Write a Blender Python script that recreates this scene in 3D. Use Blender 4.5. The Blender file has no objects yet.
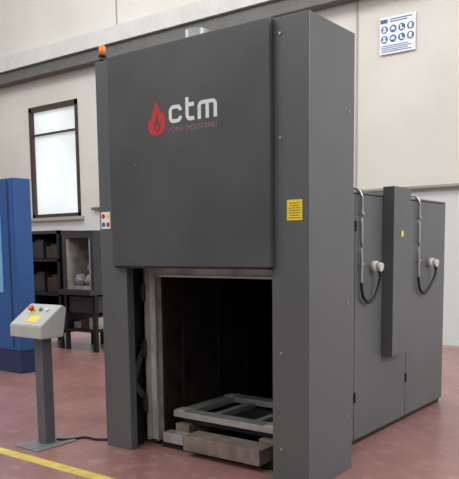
import bpy, bmesh, random
from math import *
from mathutils import Vector, Matrix
random.seed(4)
S=bpy.context.scene
COL=S.collection
S.view_settings.view_transform='Standard'

def lin(c):
    c=c/255.0
    return c/12.92 if c<=0.04045 else ((c+0.055)/1.055)**2.4
def L(rgb): return (lin(rgb[0]),lin(rgb[1]),lin(rgb[2]),1)

def mat(name,rgb,rough=.5,metal=0.,var=.12,scale=4.,rgb2=None,emit=0,bump=0.,stretch=(1,1,1),spec=.5,detail=4):
    m=bpy.data.materials.new(name); m.use_nodes=True
    nt=m.node_tree; b=nt.nodes['Principled BSDF']
    b.inputs['Roughness'].default_value=rough; b.inputs['Metallic'].default_value=metal
    b.inputs['Specular IOR Level'].default_value=spec
    mp=nt.nodes.new('ShaderNodeMapping')
    mp.inputs['Scale'].default_value=stretch
    geo=nt.nodes.new('ShaderNodeNewGeometry')
    nt.links.new(geo.outputs['Position'],mp.inputs['Vector'])
    n=nt.nodes.new('ShaderNodeTexNoise'); n.inputs['Scale'].default_value=scale; n.inputs['Detail'].default_value=detail
    nt.links.new(mp.outputs[0],n.inputs['Vector'])
    cr=nt.nodes.new('ShaderNodeValToRGB')
    a=L(rgb)
    if rgb2: c1,c2=a,L(rgb2)
    else:
        c1=tuple(x*(1-var) for x in a[:3])+(1,); c2=tuple(min(1,x*(1+var)) for x in a[:3])+(1,)
    cr.color_ramp.elements[0].position=.35; cr.color_ramp.elements[1].position=.65
    cr.color_ramp.elements[0].color=c1; cr.color_ramp.elements[1].color=c2
    nt.links.new(n.outputs['Fac'],cr.inputs['Fac'])
    nt.links.new(cr.outputs['Color'],b.inputs['Base Color'])
    if emit:
        nt.links.new(cr.outputs['Color'],b.inputs['Emission Color']); b.inputs['Emission Strength'].default_value=emit
    if bump:
        bp=nt.nodes.new('ShaderNodeBump'); bp.inputs['Strength'].default_value=bump; bp.inputs['Distance'].default_value=.01
        n2=nt.nodes.new('ShaderNodeTexNoise'); n2.inputs['Scale'].default_value=scale*12
        nt.links.new(mp.outputs[0],n2.inputs['Vector'])
        nt.links.new(n2.outputs['Fac'],bp.inputs['Height']); nt.links.new(bp.outputs[0],b.inputs['Normal'])
    return m

WL={}
class B:
    """mesh builder in world coordinates"""
    def __init__(s): s.bm=bmesh.new()
    def box(s,x0,x1,y0,y1,z0,z1,bev=0):
        r=bmesh.ops.create_cube(s.bm,size=1)
        vs=r['verts']
        for v in vs: v.co=Vector(((x0+x1)/2+v.co.x*(x1-x0),(y0+y1)/2+v.co.y*(y1-y0),(z0+z1)/2+v.co.z*(z1-z0)))
        if bev:
            es=list({e for v in vs for e in v.link_edges})
            bmesh.ops.bevel(s.bm,geom=es,offset=bev,segments=2,affect='EDGES',profile=.6)
        return s
    def cyl(s,p0,p1,r,r2=None,n=24):
        p0=Vector(p0);p1=Vector(p1);d=p1-p0
        q=d.to_track_quat('Z','Y').to_matrix().to_4x4()
        bmesh.ops.create_cone(s.bm,cap_ends=True,segments=n,radius1=r,radius2=r if r2 is None else r2,depth=d.length,matrix=Matrix.Translation((p0+p1)/2)@q)
        return s
    def sph(s,c,r,sz=(1,1,1)):
        bmesh.ops.create_uvsphere(s.bm,u_segments=20,v_segments=12,radius=r,matrix=Matrix.Translation(c)@Matrix.Diagonal((*sz,1)))
        return s
    def prism(s,pts,ax,a0,a1):
        def mk(p,a):
            if ax==0: return (a,p[0],p[1])
            if ax==1: return (p[0],a,p[1])
            return (p[0],p[1],a)
        A=[s.bm.verts.new(mk(p,a0)) for p in pts]; C=[s.bm.verts.new(mk(p,a1)) for p in pts]
        s.bm.faces.new(A); s.bm.faces.new(C[::-1])
        n=len(pts)
        for i in range(n): s.bm.faces.new((A[i],C[i],C[(i+1)%n],A[(i+1)%n]))
        return s
    def tube(s,pts,r,n=10):
        pts=[Vector(p) for p in pts]
        P=[]
        for i in range(len(pts)-1):
            a=pts[max(i-1,0)];b=pts[i];c=pts[i+1];d=pts[min(i+2,len(pts)-1)]
            for k in range(8):
                t=k/8
                P.append(.5*((2*b)+(c-a)*t+(2*a-5*b+4*c-d)*t*t+(3*b-a-3*c+d)*t**3))
        P.append(pts[-1])
        rings=[]
        for i,p in enumerate(P):
            d=(P[min(i+1,len(P)-1)]-P[max(i-1,0)]).normalized()
            q=d.to_track_quat('Z','Y')
            rings.append([s.bm.verts.new(p+q@Vector((r*cos(2*pi*k/n),r*sin(2*pi*k/n),0))) for k in range(n)])
        for i in range(len(rings)-1):
            for k in range(n):
                s.bm.faces.new((rings[i][k],rings[i][(k+1)%n],rings[i+1][(k+1)%n],rings[i+1][k]))
        s.bm.faces.new(rings[0][::-1]); s.bm.faces.new(rings[-1])
        return s
    def done(s,name,material,parent=None,smooth=False,label=None,**props):
        big=[f for f in s.bm.faces if len(f.verts)>12 and abs(f.normal.y)>.9 and 'logo' in name]
        if big: bmesh.ops.triangulate(s.bm,faces=big,ngon_method='EAR_CLIP')
        bmesh.ops.recalc_face_normals(s.bm,faces=s.bm.faces)
        xs=[v.co for v in s.bm.verts]
        c=Vector(((min(v.x for v in xs)+max(v.x for v in xs))/2,(min(v.y for v in xs)+max(v.y for v in xs))/2,min(v.z for v in xs)))
        for v in s.bm.verts: v.co-=c
        if smooth:
            for f in s.bm.faces: f.smooth=len(f.verts)<=4
        me=bpy.data.meshes.new(name); s.bm.to_mesh(me); s.bm.free()
        me.materials.append(material)
        o=bpy.data.objects.new(name,me); COL.objects.link(o)
        o.location=c; WL[o.name]=c
        if parent: 
            o.parent=parent; o.matrix_parent_inverse=Matrix.Translation(-WL[parent.name])
        if label: o['label']=label
        for k,v in props.items(): o[k]=v
        return o
def empty(name,loc,label,category,**props):
    e=bpy.data.objects.new(name,None); COL.objects.link(e); e.location=loc; e.empty_display_size=.2
    WL[e.name]=Vector(loc); e['label']=label; e['category']=category
    for k,v in props.items(): e[k]=v
    return e
# ---------------------------------------------------------------- materials
m_paint=mat('grey_paint',(68,70,71),.42,0,.17,1.5,bump=.05,detail=6)
m_paint2=mat('grey_paint_column',(84,86,88),.4,0,.06,1.2,bump=.04)
m_body=mat('grey_paint_body',(85,87,89),.45,0,.07,1.5,bump=.04)
m_dark=mat('dark_steel',(30,30,31),.5,.3,.2,6)
m_black=mat('black_rubber',(16,16,17),.5,0,.1,10)
m_inner=mat('dark_lining',(24,21,19),.9,0,.3,5,rgb2=(42,36,32),bump=.3,spec=.2)  # very dark mottled brown for the chamber walls
m_innerd=mat('dark_seam',(12,10,10),.9,0,.2,8)  # nearly black, for the strips on the lining
m_silver=mat('worn_steel_flange',(154,152,147),.5,.3,.2,7,rgb2=(196,194,189))
m_steel=mat('machined_steel',(172,171,167),.35,.5,.15,8)
m_block=mat('scaled_steel_block',(104,92,84),.7,.1,.2,9,rgb2=(132,118,108))
m_red=mat('logo_red',(190,35,42),.5,0,.03,4)
m_white=mat('logo_white',(215,215,212),.5,0,.03,4)
m_subtle=mat('logo_grey_red',(138,108,110),.6,0,.05,4)
m_yel=mat('label_yellow',(235,205,30),.5,0,.03,6)
m_orange=mat('beacon_orange',(240,120,15),.25,0,.05,6,emit=.15)
m_chrome=mat('galvanised_pipe',(170,172,172),.3,.7,.08,8)
m_plug=mat('grey_plastic',(190,190,185),.5,0,.05,8)
m_enc=mat('enclosure_grey',(172,174,168),.45,0,.04,5)
m_btnr=mat('button_red',(200,30,25),.35,0,.03,5)
m_btng=mat('button_green',(40,130,70),.35,0,.03,5)
m_base=mat('bare_plate',(128,130,130),.4,.3,.12,8)
m_blue=mat('machine_blue',(32,80,140),.4,0,.06,2)
m_blued=mat('machine_blue_dark',(24,46,84),.45,0,.06,2)
m_cyan=mat('machine_window',(110,170,205),.2,0,.1,3)
m_grey=mat('mid_grey_metal',(60,61,62),.5,.2,.1,5)
m_brick=mat('firebrick',(150,144,132),.85,0,.2,9,rgb2=(180,174,162))
m_rust=mat('rusty_iron',(70,52,44),.8,.2,.2,9,rgb2=(98,74,60))
m_cast=mat('grey_casting',(160,158,156),.7,.1,.15,11)
m_frame=mat('window_frame_brown',(60,48,42),.5,0,.08,5)
m_glass=mat('daylit_glass',(186,194,192),.3,0,.1,.6,rgb2=(216,222,224),emit=.62,stretch=(1,1,.8),detail=2)
m_beam=mat('beam_steel',(98,96,93),.6,.1,.1,3)
m_beaml=mat('beam_concrete',(200,199,195),.8,0,.05,3)
m_joint=mat('panel_joint',(160,157,149),.8,0,.05,3)
m_dado=mat('dado_pipe',(136,133,120),.5,.1,.05,3)
m_signw=mat('sign_white',(228,231,234),.5,0,.01,3)
m_signb=mat('sign_blue',(40,88,160),.5,0,.02,3)
m_ink=mat('ink_black',(30,30,30),.6,0,.02,3)
m_floory=mat('floor_yellow',(190,166,66),.6,0,.1,8,rgb2=(214,192,92))

def wallmat():
    m=mat('painted_concrete_wall',(203,200,191),.85,0,.04,.7,bump=.1,rgb2=(211,208,200))
    nt=m.node_tree;b=nt.nodes['Principled BSDF']
    src=[l for l in nt.links if l.to_socket==b.inputs['Base Color']][0].from_socket
    geo=[n for n in nt.nodes if n.type=='NEW_GEOMETRY'][0]
    sx=nt.nodes.new('ShaderNodeSeparateXYZ'); nt.links.new(geo.outputs['Position'],sx.inputs[0])
    lt=nt.nodes.new('ShaderNodeMath'); lt.operation='LESS_THAN'; lt.inputs[1].default_value=2.5
    nt.links.new(sx.outputs['Z'],lt.inputs[0])
    mx=nt.nodes.new('ShaderNodeMix'); mx.data_type='RGBA'
    nt.links.new(lt.outputs[0],mx.inputs[0]); nt.links.new(src,mx.inputs[6]); mx.inputs[7].default_value=L((202,205,204))
    nt.links.new(mx.outputs[2],b.inputs['Base Color'])
    return m
m_wall=wallmat()

def floormat():
    m=mat('red_resin_floor',(136,95,91),.3,0,.1,1.1,rgb2=(155,113,108),bump=.04,detail=8)
    nt=m.node_tree;b=nt.nodes['Principled BSDF']
    src=[l for l in nt.links if l.to_socket==b.inputs['Base Color']][0].from_socket
    geo=[n for n in nt.nodes if n.type=='NEW_GEOMETRY'][0]
    n=nt.nodes.new('ShaderNodeTexNoise'); n.inputs['Scale'].default_value=7; n.inputs['Detail'].default_value=10;n.inputs['Roughness'].default_value=.7
    nt.links.new(geo.outputs['Position'],n.inputs['Vector'])
    cr=nt.nodes.new('ShaderNodeValToRGB'); cr.color_ramp.elements[0].position=.52; cr.color_ramp.elements[1].position=.7
    cr.color_ramp.elements[0].color=(0,0,0,1); cr.color_ramp.elements[1].color=(.7,.7,.7,1)
    nt.links.new(n.outputs['Fac'],cr.inputs[0])
    mx=nt.nodes.new('ShaderNodeMix'); mx.data_type='RGBA'
    nt.links.new(cr.outputs[0],mx.inputs[0]); nt.links.new(src,mx.inputs[6]); mx.inputs[7].default_value=L((168,147,142))
    nt.links.new(mx.outputs[2],b.inputs['Base Color'])
    return m
m_floor=floormat()

# ---------------------------------------------------------------- setting
B().box(-20,9,-7,7.2,-.1,0).done('floor',m_floor,kind='structure')
wx0,wx1,wz0,wz1=-11.88,-10.14,2.36,4.98
B().box(-20,wx0,7,7.2,0,8.5).box(wx1,9,7,7.2,0,8.5).box(wx0,wx1,7,7.2,0,wz0).box(wx0,wx1,7,7.2,wz1,8.5).done('wall_back',m_wall,kind='structure')
B().box(-20.2,-20,-7,7.2,0,8.5).done('wall_left',m_wall,kind='structure')
w=B(); t=.08
w.box(wx0,wx1,6.97,7.08,wz1-t*1.5,wz1).box(wx0,wx1,6.97,7.08,wz0,wz0+t).box(wx0,wx0+t*1.3,6.97,7.08,wz0,wz1).box(wx1-t,wx1,6.97,7.08,wz0,wz1)
w.box(wx0+t,wx1-t,6.98,7.06,4.30,4.34)
W=w.done('window_1',m_frame,kind='structure')
B().box(wx0+t,wx1-t,7.05,7.09,wz0+t,wz1-t).done('window_pane',m_glass,W)
B().box(wx0-.1,wx1+.1,6.9,7.0,wz0-.08,wz0-.005).done('trim_1',m_joint,kind='structure')
B().box(-20,9,6.72,6.98,5.6,5.68).box(-20,9,6.9,6.98,5.68,5.9).done('trim_2',m_beam,kind='structure')
B().box(-20,9,6.82,6.98,5.92,6.25).done('trim_3',m_beaml,kind='structure')
B().cyl((-9.7,6.94,2.5),(9,6.94,2.5),.035,n=16).done('trim_4',m_dado,kind='structure',smooth=True)
for i,x in enumerate((-14.4,-8.8,-3.18,2.4)):
    B().box(x-.015,x+.015,6.985,6.998,0,8.4).done('trim_%d'%(5+i),m_joint,kind='structure')
B().box(-12,2,-.655,-.555,0,.002).done('floor_line',m_floory,label='worn yellow painted safety line on the red floor',category='floor marking')

# ---------------------------------------------------------------- furnace
W_,H,D,c=1.91,3.03,.61,.282
FU=empty('industrial_furnace',(-.955,0,0),'large dark grey industrial furnace with raised door and open chamber','furnace')
R=B().box(-c,0,0,D,0,H,.006).done('column',m_paint2,FU)
for z in (2.29,.90,2.93,.25):
    B().cyl((-.21,0,z),(-.21,-.008,z),.009,n=12).done('bolt',m_chrome,R)
for z in (2.5,1.2,.4):
    B().cyl((0,.52,z),(.008,.52,z),.009,n=12).done('bolt',m_chrome,R)
lc=B(); xl=-W_; xr=-W_+c
lc.box(xl,xr,0,.035,0,H,.005).box(xl,xl+.03,.035,D,0,H).box(xl+.03,xr,D-.03,D,0,H).box(xr-.03,xr,.035,.07,0,1.6).box(xr-.03,xr,.035,D-.03,1.5,H)
LC=lc.done('column',m_paint2,FU)
B().box(xr-.12,xr-.05,.12,.2,0,1.5).done('guide_rail',m_dark,LC)
B().prism([(.04,.62),(.20,.86),(.20,.80),(.08,.55),(.2,.4),(.2,.34),(.04,.5)],0,xr-.02,xr-.005).done('lever_plate',m_grey,LC)
B().box(xr,-c,.02,D-.02,1.6,H-.005).done('header_housing',m_dark,FU)
px0,px1=-1.725,-.262
DR=B().box(px0,px1,-.05,-.002,1.465,H-.0,.006).done('lifting_door',m_paint,FU)
B().box(px0+.02,px1-.02,-.045,.12,1.45,1.4648).done('door_seal',m_dark,DR)
B().cyl((-1.45,-.05,2.21),(-1.45,-.056,2.21),.006,n=12).done('bolt',m_base,DR)
bx1=-.224; bx0=-1.686; Lb=3.05; hb=2.0
bs=B()
bs.box(bx1-.1,bx1-.012,D,Lb,.04,hb).box(bx0,bx0+.1,D,Lb,.04,hb).box(bx0,bx1-.012,D,Lb,hb-.3,hb).box(bx0,bx1-.012,Lb-.1,Lb,.04,hb)
BS=bs.done('furnace_body',m_dark,FU)
B().box(bx0,bx1,D,Lb+.005,hb,hb+.018,.004).done('roof_sheet',m_body,BS)
B().box(bx0,bx1-.03,D,Lb,0,.05).done('plinth',m_black,BS)
for (a,b) in ((.612,1.075),(1.083,2.098),(2.106,Lb)):
    B().box(bx1-.012,bx1,a,b,.05,hb-.006,.004).done('side_panel',m_body,BS)
for y in (1.08,2.10):
    for z in (1.75,.4):
        B().cyl((bx1+.006,y,z-.04),(bx1+.006,y,z+.04),.009,n=10).done('hinge',m_dark,BS)
DU=B().box(bx1,-.124,1.58,1.93,.67,2.08,.004).done('counterweight_cover',m_body,FU)
B().box(-.1235,-.121,1.73,1.77,1.67,1.72).done('warning_label',m_yel,DU)
MF=B().box(xr,-1.52,.22,.27,.05,1.5).box(-.39,-c,.22,.27,.05,1.5).box(-1.52,-.39,.22,.27,1.375,1.5).done('mouth_frame',m_silver,FU)
B().box(-1.53,-1.515,.195,.22,.05,1.39).box(-.395,-.38,.195,.22,.05,1.39).box(-1.53,-.38,.195,.22,1.375,1.39).done('mouth_edge',m_steel,FU)
B().box(xr,xr+.03,.185,.22,.05,1.5,.003).done('side_bar',m_steel,MF)
for z in (.3,.75,1.2):
    B().box(xr-.03,xr+.01,.15,.185,z,z+.1,.004).cyl((xr+.012,.165,z-.02),(xr+.012,.165,z+.12),.014,n=14).done('hinge',m_dark,MF)
Yb=1.9
li=B().box(-1.6,-1.5,.27,Yb,.0,1.5).box(-.41,-.32,.27,Yb,0,1.5).box(-1.5,-.41,.27,Yb,1.39,1.5).box(-1.5,-.41,Yb-.1,Yb,0,1.39).box(-1.5,-.41,.22,Yb-.1,0,.05)
LI=li.done('chamber_lining',m_inner,FU)
for y in (.5,.98,1.4):
    B().box(-1.5,-1.485,y-.012,y+.012,.05,1.39).done('lining_seam',m_innerd,LI)
CH=B().cyl((-1.62,.9,hb+.018),(-1.62,.9,3.42),.1,n=32).cyl((-1.62,.9,hb+.018),(-1.62,.9,hb+.05),.15,n=32).done('exhaust_pipe',m_chrome,FU,smooth=True)
BE=B().cyl((-1.87,.045,H),(-1.87,.045,H+.045),.026).cyl((-1.87,.045,H+.045),(-1.87,.045,H+.06),.03).done('warning_beacon',m_black,FU,smooth=True)
B().cyl((-1.87,.045,H+.06),(-1.87,.045,H+.12),.027,.026).sph((-1.87,.045,H+.12),.026,(1,1,.4)).done('beacon_lens',m_orange,BE,smooth=True)
for k,(py,cy_) in enumerate(((1.15,1.38),(2.32,2.62))):
    X=bx1
    pp=B().tube([(X-.1,py-.05,hb+.03),(X-.02,py-.03,hb+.04),(X+.02,py-.01,hb-.01),(X+.022,py,hb-.1),(X+.022,py,1.6),(X+.022,py,1.30)],.012).done('conduit',m_chrome,BS,smooth=True)
    for z in (1.84,1.45): B().box(X,X+.036,py-.02,py+.02,z,z+.015).done('pipe_clip',m_chrome,pp)
    B().tube([(X+.022,py,1.31),(X+.03,py+.02,1.2),(X+.04,py+.10,1.15),(X+.05,py+.2,1.2),(X+.06,cy_+.03,1.32),(X+.06,cy_+.02,1.40)],.013).done('cable',m_black,BS,smooth=True)
    B().cyl((X,cy_,1.43),(X+.05,cy_,1.43),.045).cyl((X+.05,cy_,1.43),(X+.09,cy_,1.425),.035).done('power_connector',m_plug,BS,smooth=True)

# logo on door ---------------------------------------------------
yf=-.0505
def strokes(name,polys,material,parent):
    b=B()
    for p in polys: b.prism(p,1,yf-.0015,yf)
    return b.done(name,material,parent)
def arcp(cx,cz,r,a0,a1,n=16):
    return [(cx+r*cos(radians(a0+(a1-a0)*i/n)),cz+r*sin(radians(a0+(a1-a0)*i/n))) for i in range(n+1)]
z0=2.472; xh=.122; sw=.029
x=-1.112
def rr(x0,x1,zb,zt,r,corners):
    out=[]
    for k in corners:
        cxx=x1-r if k in(0,3) else x0+r
        czz=zt-r if k in(0,1) else zb+r
        out+=arcp(cxx,czz,r,k*90,(k+1)*90,8)
    return out
cw=.122
outer=[(x+cw,z0+xh-.042)]+rr(x,x+cw,z0,z0+xh,.042,(0,1,2,3))+[(x+cw,z0+.042)]
innr=[(x+cw-sw,z0+.042)]+[p for p in rr(x+sw,x+cw-sw,z0+sw-.003,z0+xh-sw+.003,.014,(0,1,2,3))][::-1]+[(x+cw-sw,z0+xh-.042)]
strokes('logo_letter_c',[outer+innr],m_white,DR)
x=-.957
strokes('logo_letter_t',[[(x,z0+.16),(x,z0+.042)]+arcp(x+.042,z0+.042,.042,180,270,8)+[(x+.078,z0),(x+.078,z0+.027),(x+.048,z0+.027)]+arcp(x+sw+.014,z0+.041,.014,270,180,6)+[(x+sw,z0+xh-.027),(x+.078,z0+xh-.027),(x+.078,z0+xh),(x+sw,z0+xh),(x+sw,z0+.16)]],m_white,DR)
x=-.848; mw=.168; hw=(mw-3*sw)/2
zt=z0+xh
ml=[(x,z0),(x,zt-.04)]+arcp(x+.04,zt-.04,.04,180,90,8)+arcp(x+mw-.042,zt-.042,.042,90,0,8)+[(x+mw,z0),(x+mw-sw,z0)]
ml+=arcp(x+mw-sw-.014,zt-sw+.004-.014,.014,0,90,6)+[(x+2*sw+hw,zt-sw+.004),(x+2*sw+hw,z0),(x+sw+hw,z0),(x+sw+hw,zt-sw+.004)]+arcp(x+sw+.014,zt-sw+.004-.014,.014,90,180,6)+[(x+sw,z0)]
strokes('logo_letter_m',[ml],m_white,DR)
def curve_fill(name,splines,material,parent,s,ox,oz):
    cu=bpy.data.curves.new(name,'CURVE'); cu.dimensions='2D'; cu.fill_mode='BOTH'; cu.extrude=.0008
    for pts in splines:
        sp=cu.splines.new('NURBS'); sp.points.add(len(pts)-1)
        for q,p in zip(sp.points,pts): q.co=(p[0]*s,p[1]*s,0,1)
        sp.use_cyclic_u=True; sp.order_u=3; sp.resolution_u=6
    ob=bpy.data.objects.new(name,cu); COL.objects.link(ob)
    bpy.context.view_layer.update()
    me=bpy.data.meshes.new_from_object(ob.evaluated_get(bpy.context.evaluated_depsgraph_get()))
    bpy.data.objects.remove(ob)
    me.transform(Matrix.Rotation(pi/2,4,'X'))
    me.materials.clear(); me.materials.append(material)
    o=bpy.data.objects.new(name,me); COL.objects.link(o); o.location=(ox,yf-.001,oz); WL[o.name]=o.location.copy()
    o.parent=parent; o.matrix_parent_inverse=Matrix.Translation(-WL[parent.name])
    return o
outer=[(.5,0),(.2,.05),(.02,.25),(.0,.5),(.1,.68),(.12,.6),(.2,.62),(.22,.8),(.3,1.0),(.42,1.15),(.40,1.3),(.40,1.38),(.42,1.38),(.62,1.2),(.70,1.0),(.72,.85),(.8,.95),(.82,1.0),(.98,.75),(1.0,.5),(.98,.22),(.8,.05)]
inner=[(.52,.14),(.40,.20),(.34,.36),(.38,.52),(.46,.62),(.5,.78),(.48,.9),(.58,.78),(.6,.62),(.66,.56),(.72,.42),(.70,.28),(.64,.17)]
core=[(.52,.2),(.46,.26),(.44,.34),(.48,.42),(.53,.52),(.57,.44),(.61,.34),(.58,.24)]
curve_fill('logo_flame',[outer,inner],m_red,DR,.172,-1.315,2.40)
curve_fill('logo_flame_core',[core],m_red,DR,.172,-1.315,2.40)
def text(name,body,size,loc,material,parent,width=None):
    cu=bpy.data.curves.new(name,'FONT'); cu.body=body; cu.size=size; cu.extrude=.0005; cu.offset=.0004
    ob=bpy.data.objects.new(name,cu); COL.objects.link(ob); bpy.context.view_layer.update()
    me=bpy.data.meshes.new_from_object(ob.evaluated_get(bpy.context.evaluated_depsgraph_get()))
    bpy.data.objects.remove(ob)
    if width:
        ww=max(v.co.x for v in me.vertices)
        me.transform(Matrix.Diagonal((width/ww,1,1,1)))
    me.transform(Matrix.Rotation(pi/2,4,'X'))
    me.materials.clear(); me.materials.append(material)
    o=bpy.data.objects.new(name,me); COL.objects.link(o); o.location=loc; WL[o.name]=Vector(loc)
    o.parent=parent; o.matrix_parent_inverse=Matrix.Translation(-WL[parent.name])
    return o
text('logo_word','FORNI',.052,(-1.11,yf-.001,2.408),m_subtle,DR,width=.13)
text('logo_word','INDUSTRIALI',.052,(-.955,yf-.001,2.408),m_subtle,DR,width=.27)

YL=B().box(-.162,-.05,-.003,-.0,1.765,1.895).done('warning_label',m_yel,R)
for i in range(7):
    ww=.04 if i in (0,3) else .045-.01*(i%2)
    B().box(-.106-ww,-.106+ww,-.004,-.003,1.872-i*.0155,1.8755-i*.0155).done('label_print_line',m_ink,YL)
ST=B().box(-1.89,-1.79,-.003,0,1.755,1.885).done('safety_sticker',m_signw,LC)
for (a,b_,mm) in ((-1.885,1.83,m_btnr),(-1.835,1.765,m_btnr),(-1.885,1.765,m_signb),(-1.835,1.83,m_yel)):
    B().cyl((a+.02,-.003,b_+.022),(a+.02,-.004,b_+.022),.019).done('sticker_mark',mm,ST)

# charge inside chamber
LF=empty('loading_frame',(-.93,.6,.05),'heavy square machined steel loading frame inside the furnace chamber','loading frame')
fx0,fx1,fy0,fy1,fz=-1.46,-.44,.32,1.12,.235
B().box(fx0,fx1,fy0,fy0+.12,fz,fz+.05,.004).box(fx0,fx1,fy1-.12,fy1,fz,fz+.05,.004).box(fx0,fx0+.12,fy0+.12,fy1-.12,fz,fz+.05,.004).box(fx1-.12,fx1,fy0+.12,fy1-.12,fz,fz+.05,.004).done('frame_top',m_steel,LF)
B().box(fx0+.28,fx0+.34,fy0+.12,fy1-.12,fz-.02,fz+.03,.003).done('cross_bar',m_steel,LF)
B().box(fx1-.34,fx1-.28,fy0+.12,fy1-.12,fz-.02,fz+.03,.003).done('cross_bar',m_steel,LF)
B().box(fx0+.05,fx1-.05,fy0+.05,fy1-.05,fz-.05,fz-.02,.003).done('centre_plate',m_dark,LF)
for x_ in (fx0+.03,fx1-.17):
    B().box(x_,x_+.14,fy0-.01,fy1+.02,.05,fz-.05,.004).done('floor_rail',m_block,LF)
for x_ in (fx0+.01,fx1-.13):
    for y_ in (fy0+.01,fy1-.13):
        B().box(x_,x_+.1,y_,y_+.1,fz+.045,fz+.06,.003).done('corner_plate',m_silver,LF)
B().box(-1.18,-.47,.11,.30,.05,.165,.005).done('steel_block',m_block,label='flat brown scaled steel block on the furnace sill',category='steel block')
B().box(-1.47,-1.26,.2,.30,.05,.13,.004).done('steel_block',m_steel,label='small bright steel block on the furnace sill',category='steel block')

# ---------------------------------------------------------------- control pedestal
CP=empty('control_pedestal',(-2.35,-.27,0),'dark grey floor pedestal with sloped push button control box','control pedestal')
B().box(-2.49,-2.2,-.47,-.07,0,.012,.003).done('base_plate',m_base,CP)
B().box(-2.40,-2.30,-.31,-.21,.012,.9,.006).done('post',m_paint2,CP)
cb=B().prism([(-.42,.9),(-.2,.9),(-.16,1.13),(-.2,1.155),(-.42,1.0)],0,-2.56,-2.16).done('control_box',m_enc,CP)
bm=bmesh.new(); bm.from_mesh(cb.data); bmesh.ops.bevel(bm,geom=bm.edges[:],offset=.006,segments=2,affect='EDGES'); bm.to_mesh(cb.data); bm.free()
nrm=Vector((0,-.155,.22)).normalized()
def onbox(u,v): return Vector((-2.56+.4*u,-.42+.22*v,1.0+.155*v))
p=onbox(.28,.68); 
B().cyl(p,p+nrm*.004,.036).done('stop_ring',m_yel,cb,smooth=True)
B().cyl(p+nrm*.004,p+nrm*.02,.014).cyl(p+nrm*.02,p+nrm*.036,.026).done('emergency_stop',m_btnr,cb,smooth=True)
for u,mm in ((.52,m_btng),(.72,m_white)):
    p=onbox(u,.72); B().cyl(p,p+nrm*.016,.016).done('push_button',mm,cb,smooth=True)
b=B(); 
q=[onbox(.42,.18),onbox(.72,.18),onbox(.72,.45),onbox(.42,.45)]
vs=[b.bm.verts.new(v+nrm*.0015) for v in q]; vs2=[b.bm.verts.new(v-nrm*.001) for v in q]
b.bm.faces.new(vs); b.bm.faces.new(vs2[::-1])
for i in range(4): b.bm.faces.new((vs[i],vs2[i],vs2[(i+1)%4],vs[(i+1)%4]))
b.done('box_label',m_yel,cb)
B().tube([(-2.3,-.2,.03),(-2.26,-.1,.012),(-2.2,.02,.012),(-2.08,.03,.012),(-1.98,.1,.012),(-1.925,.25,.012)],.01).done('floor_cable',m_black,smooth=True,label='black electric cable lying on the floor',category='cable')

# ---------------------------------------------------------------- blue machine
BM=empty('blue_machine',(-6,1.8,0),'tall blue industrial machine cabinet with darker base','machine')
B().box(-7.5,-5.2,1.6,1.85,.3,2.5,.01).done('cabinet',m_blue,BM)
B().box(-7.5,-5.22,1.62,1.85,0,.3,.01).done('base',m_blued,BM)
B().box(-7.2,-5.5,1.585,1.6,1.05,2.05).done('front_window',m_cyan,BM)
B().box(-5.36,-5.33,1.595,1.6,.34,2.47).done('corner_seam',m_blued,BM)

# ---------------------------------------------------------------- small oven
OV=empty('muffle_oven',(-6.1,3.8,0),'small open dark muffle oven on a steel stand with castings inside','oven')
x0,x1,y0,y1=-6.5,-5.78,3.4,4.2
B().box(x0,x1,y0,y1,1.77,1.88).box(x0,x0+.07,y0,y1,.97,1.77).box(x1-.07,x1,y0,y1,.97,1.77).box(x0,x1,y1-.07,y1,.97,1.77).box(x0,x1,y0-.1,y1,.89,.97).done('oven_shell',m_grey,OV)
B().box(x0+.07,x0+.12,y0+.02,y1-.07,.97,1.77).box(x1-.12,x1-.07,y0+.02,y1-.07,.97,1.77).box(x0+.12,x1-.12,y1-.12,y1-.07,.97,1.77).box(x0+.12,x1-.12,y0+.02,y1-.12,.97,1.02).done('brick_lining',m_brick,OV)
for X in (x0,x1-.06):
    for Y in (y0,y1-.06): B().box(X,X+.06,Y,Y+.06,0,.89).done('leg',m_dark,OV)
B().box(x0+.06,x1-.06,y0+.01,y1-.01,.3,.34).done('lower_shelf',m_dark,OV)
B().box(x0+.08,x1-.08,y0+.03,y1-.1,.6,.86,.01).done('drawer',m_grey,OV)
B().box(x0+.02,x0+.04,y0+.05,y1,.34,.6).done('side_sheet',m_dark,OV)
for i,(cx,cz,yy) in enumerate(((-6.26,1.02,.10),(-6.03,1.02,.12),(-6.24,1.02,.38),(-6.01,1.02,.42),(-6.13,1.21,.26))):
    o=B().sph((cx,y0+yy+.06,cz+.095),.107,(1,.9,.85)); 
    for v in o.bm.verts: v.co+=Vector((random.uniform(-1,1),random.uniform(-1,1),random.uniform(-1,1)))*.01
    o.done('rough_casting',m_cast,label='rough grey metal casting inside the small oven',category='casting',group='castings in the oven')
for i in range(3):
    B().box(x0+.1+i*.18,x0+.26+i*.18,y0+.1,y0+.4,.342,.342+.1+.04*i,.005).done('fire_brick',m_brick if i!=1 else m_rust,label='fire brick on the lower shelf of the oven stand',category='brick',group='bricks under the oven')
SR=empty('storage_rack',(-6.95,3.6,0),'dark steel storage rack with metal parts','rack')
x0,x1,y0,y1=-7.5,-6.58,3.4,4.1
for X in (x0,x1-.05):
    for Y in (y0,y1-.05): B().box(X,X+.05,Y,Y+.05,0,1.9).done('leg',m_dark,SR)
for z in (.25,.85,1.4,1.85):
    B().box(x0,x1,y0,y1,z,z+.05).done('shelf',m_grey if z>1.8 else m_dark,SR)
B().box(x0,x1,y1,y1+.02,.25,1.9).done('back_sheet',m_dark,SR)
B().box(x0-.02,x0,y0,y1+.02,.25,1.9).done('side_sheet',m_dark,SR)
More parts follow.
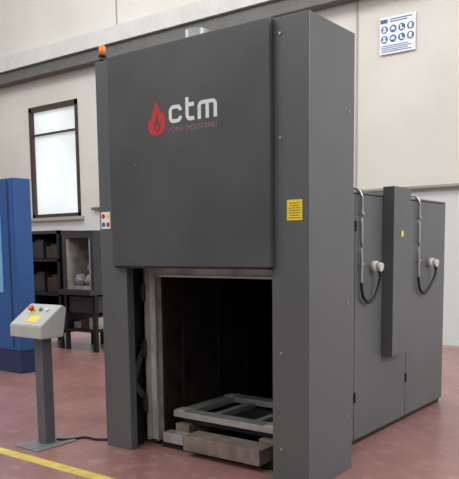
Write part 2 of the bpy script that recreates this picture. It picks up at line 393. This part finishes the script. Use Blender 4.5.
for i,(z,mm) in enumerate(((.301,m_rust),(.301,m_grey),(.901,m_grey),(.901,m_rust),(1.451,m_grey),(1.451,m_rust))):
    X=x0+.1+(i%2)*.4
    hh=random.uniform(.15,.3)
    B().box(X,X+.32,y0+.08,y0+.45,z,z+hh,.01).box(X+.05,X+.27,y0+.14,y0+.39,z+hh-.005,z+hh+.04,.01).done('metal_part',mm,label='worn metal part stored on the dark rack',category='metal part',group='metal parts on the rack')

# ---------------------------------------------------------------- wall sign
SG=B().box(-2.76,-2.16,6.96,6.98,4.66,5.23).done('safety_sign',m_signw,label='white safety sign with blue pictogram circles on the wall',category='sign')
B().box(-2.75,-2.63,6.955,6.96,5.14,5.2).done('sign_header',m_signb,SG)
for r_ in range(2):
    for k in range(4):
        X=-2.68+k*.146; Z=5.04-r_*.15
        P=B().cyl((X,6.96,Z),(X,6.955,Z),.058,n=24).done('pictogram',m_signb,SG)
        g=B(); v=(r_*4+k)%4; q=.85
        if v==0: g.cyl((X,6.955,Z+.02),(X,6.952,Z+.02),.022,n=14).box(X-.03,X+.03,6.952,6.955,Z-.038,Z-.006)
        elif v==1: g.prism([(X-.038,Z-.02),(X+.038,Z-.02),(X+.025,Z+.018),(X+.01,Z+.03),(X-.01,Z+.03),(X-.025,Z+.018)],1,6.952,6.955)
        elif v==2: g.prism([(X-.025,Z+.035),(X,Z+.035),(X,Z-.01),(X+.038,Z-.018),(X+.038,Z-.034),(X-.025,Z-.034)],1,6.952,6.955)
        else: g.prism([(X-.02,Z-.038),(X+.02,Z-.038),(X+.025,Z+.025),(X+.012,Z+.038),(X-.016,Z+.038),(X-.03,Z+.01)],1,6.952,6.955)
        g.done('pictogram_symbol',m_signw,P)
for k in range(4): B().box(-2.73,-2.22-.06*(k%2),6.955,6.96,4.69+k*.03,4.70+k*.03).done('print_line',m_signb,SG)
for k in range(2): B().box(-2.59,-2.22-.08*k,6.955,6.96,5.18-k*.035,5.195-k*.035).done('print_line',m_signb,SG)

# ---------------------------------------------------------------- light
wd=bpy.data.worlds.new('World'); S.world=wd; wd.use_nodes=True
nt=wd.node_tree; bg=nt.nodes['Background']
tc=nt.nodes.new('ShaderNodeTexCoord'); sx=nt.nodes.new('ShaderNodeSeparateXYZ'); nt.links.new(tc.outputs['Generated'],sx.inputs[0])
cr=nt.nodes.new('ShaderNodeValToRGB'); nt.links.new(sx.outputs['Z'],cr.inputs[0])
cr.color_ramp.elements[0].position=.0; cr.color_ramp.elements[0].color=(.30,.31,.32,1)
cr.color_ramp.elements[1].position=.6; cr.color_ramp.elements[1].color=(.98,1,1,1)
nt.links.new(cr.outputs[0],bg.inputs[0]); bg.inputs[1].default_value=1.05
def area(loc,target,size,sizey,power,col=(1,1,1)):
    l=bpy.data.lights.new('area_light','AREA'); l.shape='RECTANGLE'; l.size=size; l.size_y=sizey; l.energy=power; l.color=col
    o=bpy.data.objects.new('area_light',l); COL.objects.link(o); o.location=loc
    o.rotation_euler=(Vector(target)-Vector(loc)).to_track_quat('-Z','Y').to_euler()
area((7,2,5),(-1,2,1.2),6,3,450)  # unseen light added at the right to brighten right-facing sides
area((-4,-5,7.5),(-4,3,0),8,3,270)
area((-5,2.5,8.3),(-5,6.5,3),14,2,400)  # added fill that lifts the back wall, not a visible fixture

# ---------------------------------------------------------------- camera
cx,cy,yaw,pitch,roll,f,pp=2.2244,-3.7993,.6454,.1096,-.0122,689.574,323.01
F=Vector((-sin(yaw)*cos(pitch),cos(yaw)*cos(pitch),-sin(pitch)))
Rr=Vector((cos(yaw),sin(yaw),0)); U=Rr.cross(F)
R2=Rr*cos(roll)+U*sin(roll); U2=-Rr*sin(roll)+U*cos(roll)
cam=bpy.data.cameras.new('camera'); co=bpy.data.objects.new('camera',cam); COL.objects.link(co)
co.matrix_world=Matrix(((R2.x,U2.x,-F.x,cx),(R2.y,U2.y,-F.y,cy),(R2.z,U2.z,-F.z,1.6),(0,0,0,1)))
cam.sensor_fit='HORIZONTAL'; cam.sensor_width=36; cam.lens=f/459*36; cam.shift_y=(pp-239.5)/459
cam.clip_end=200
S.camera=co
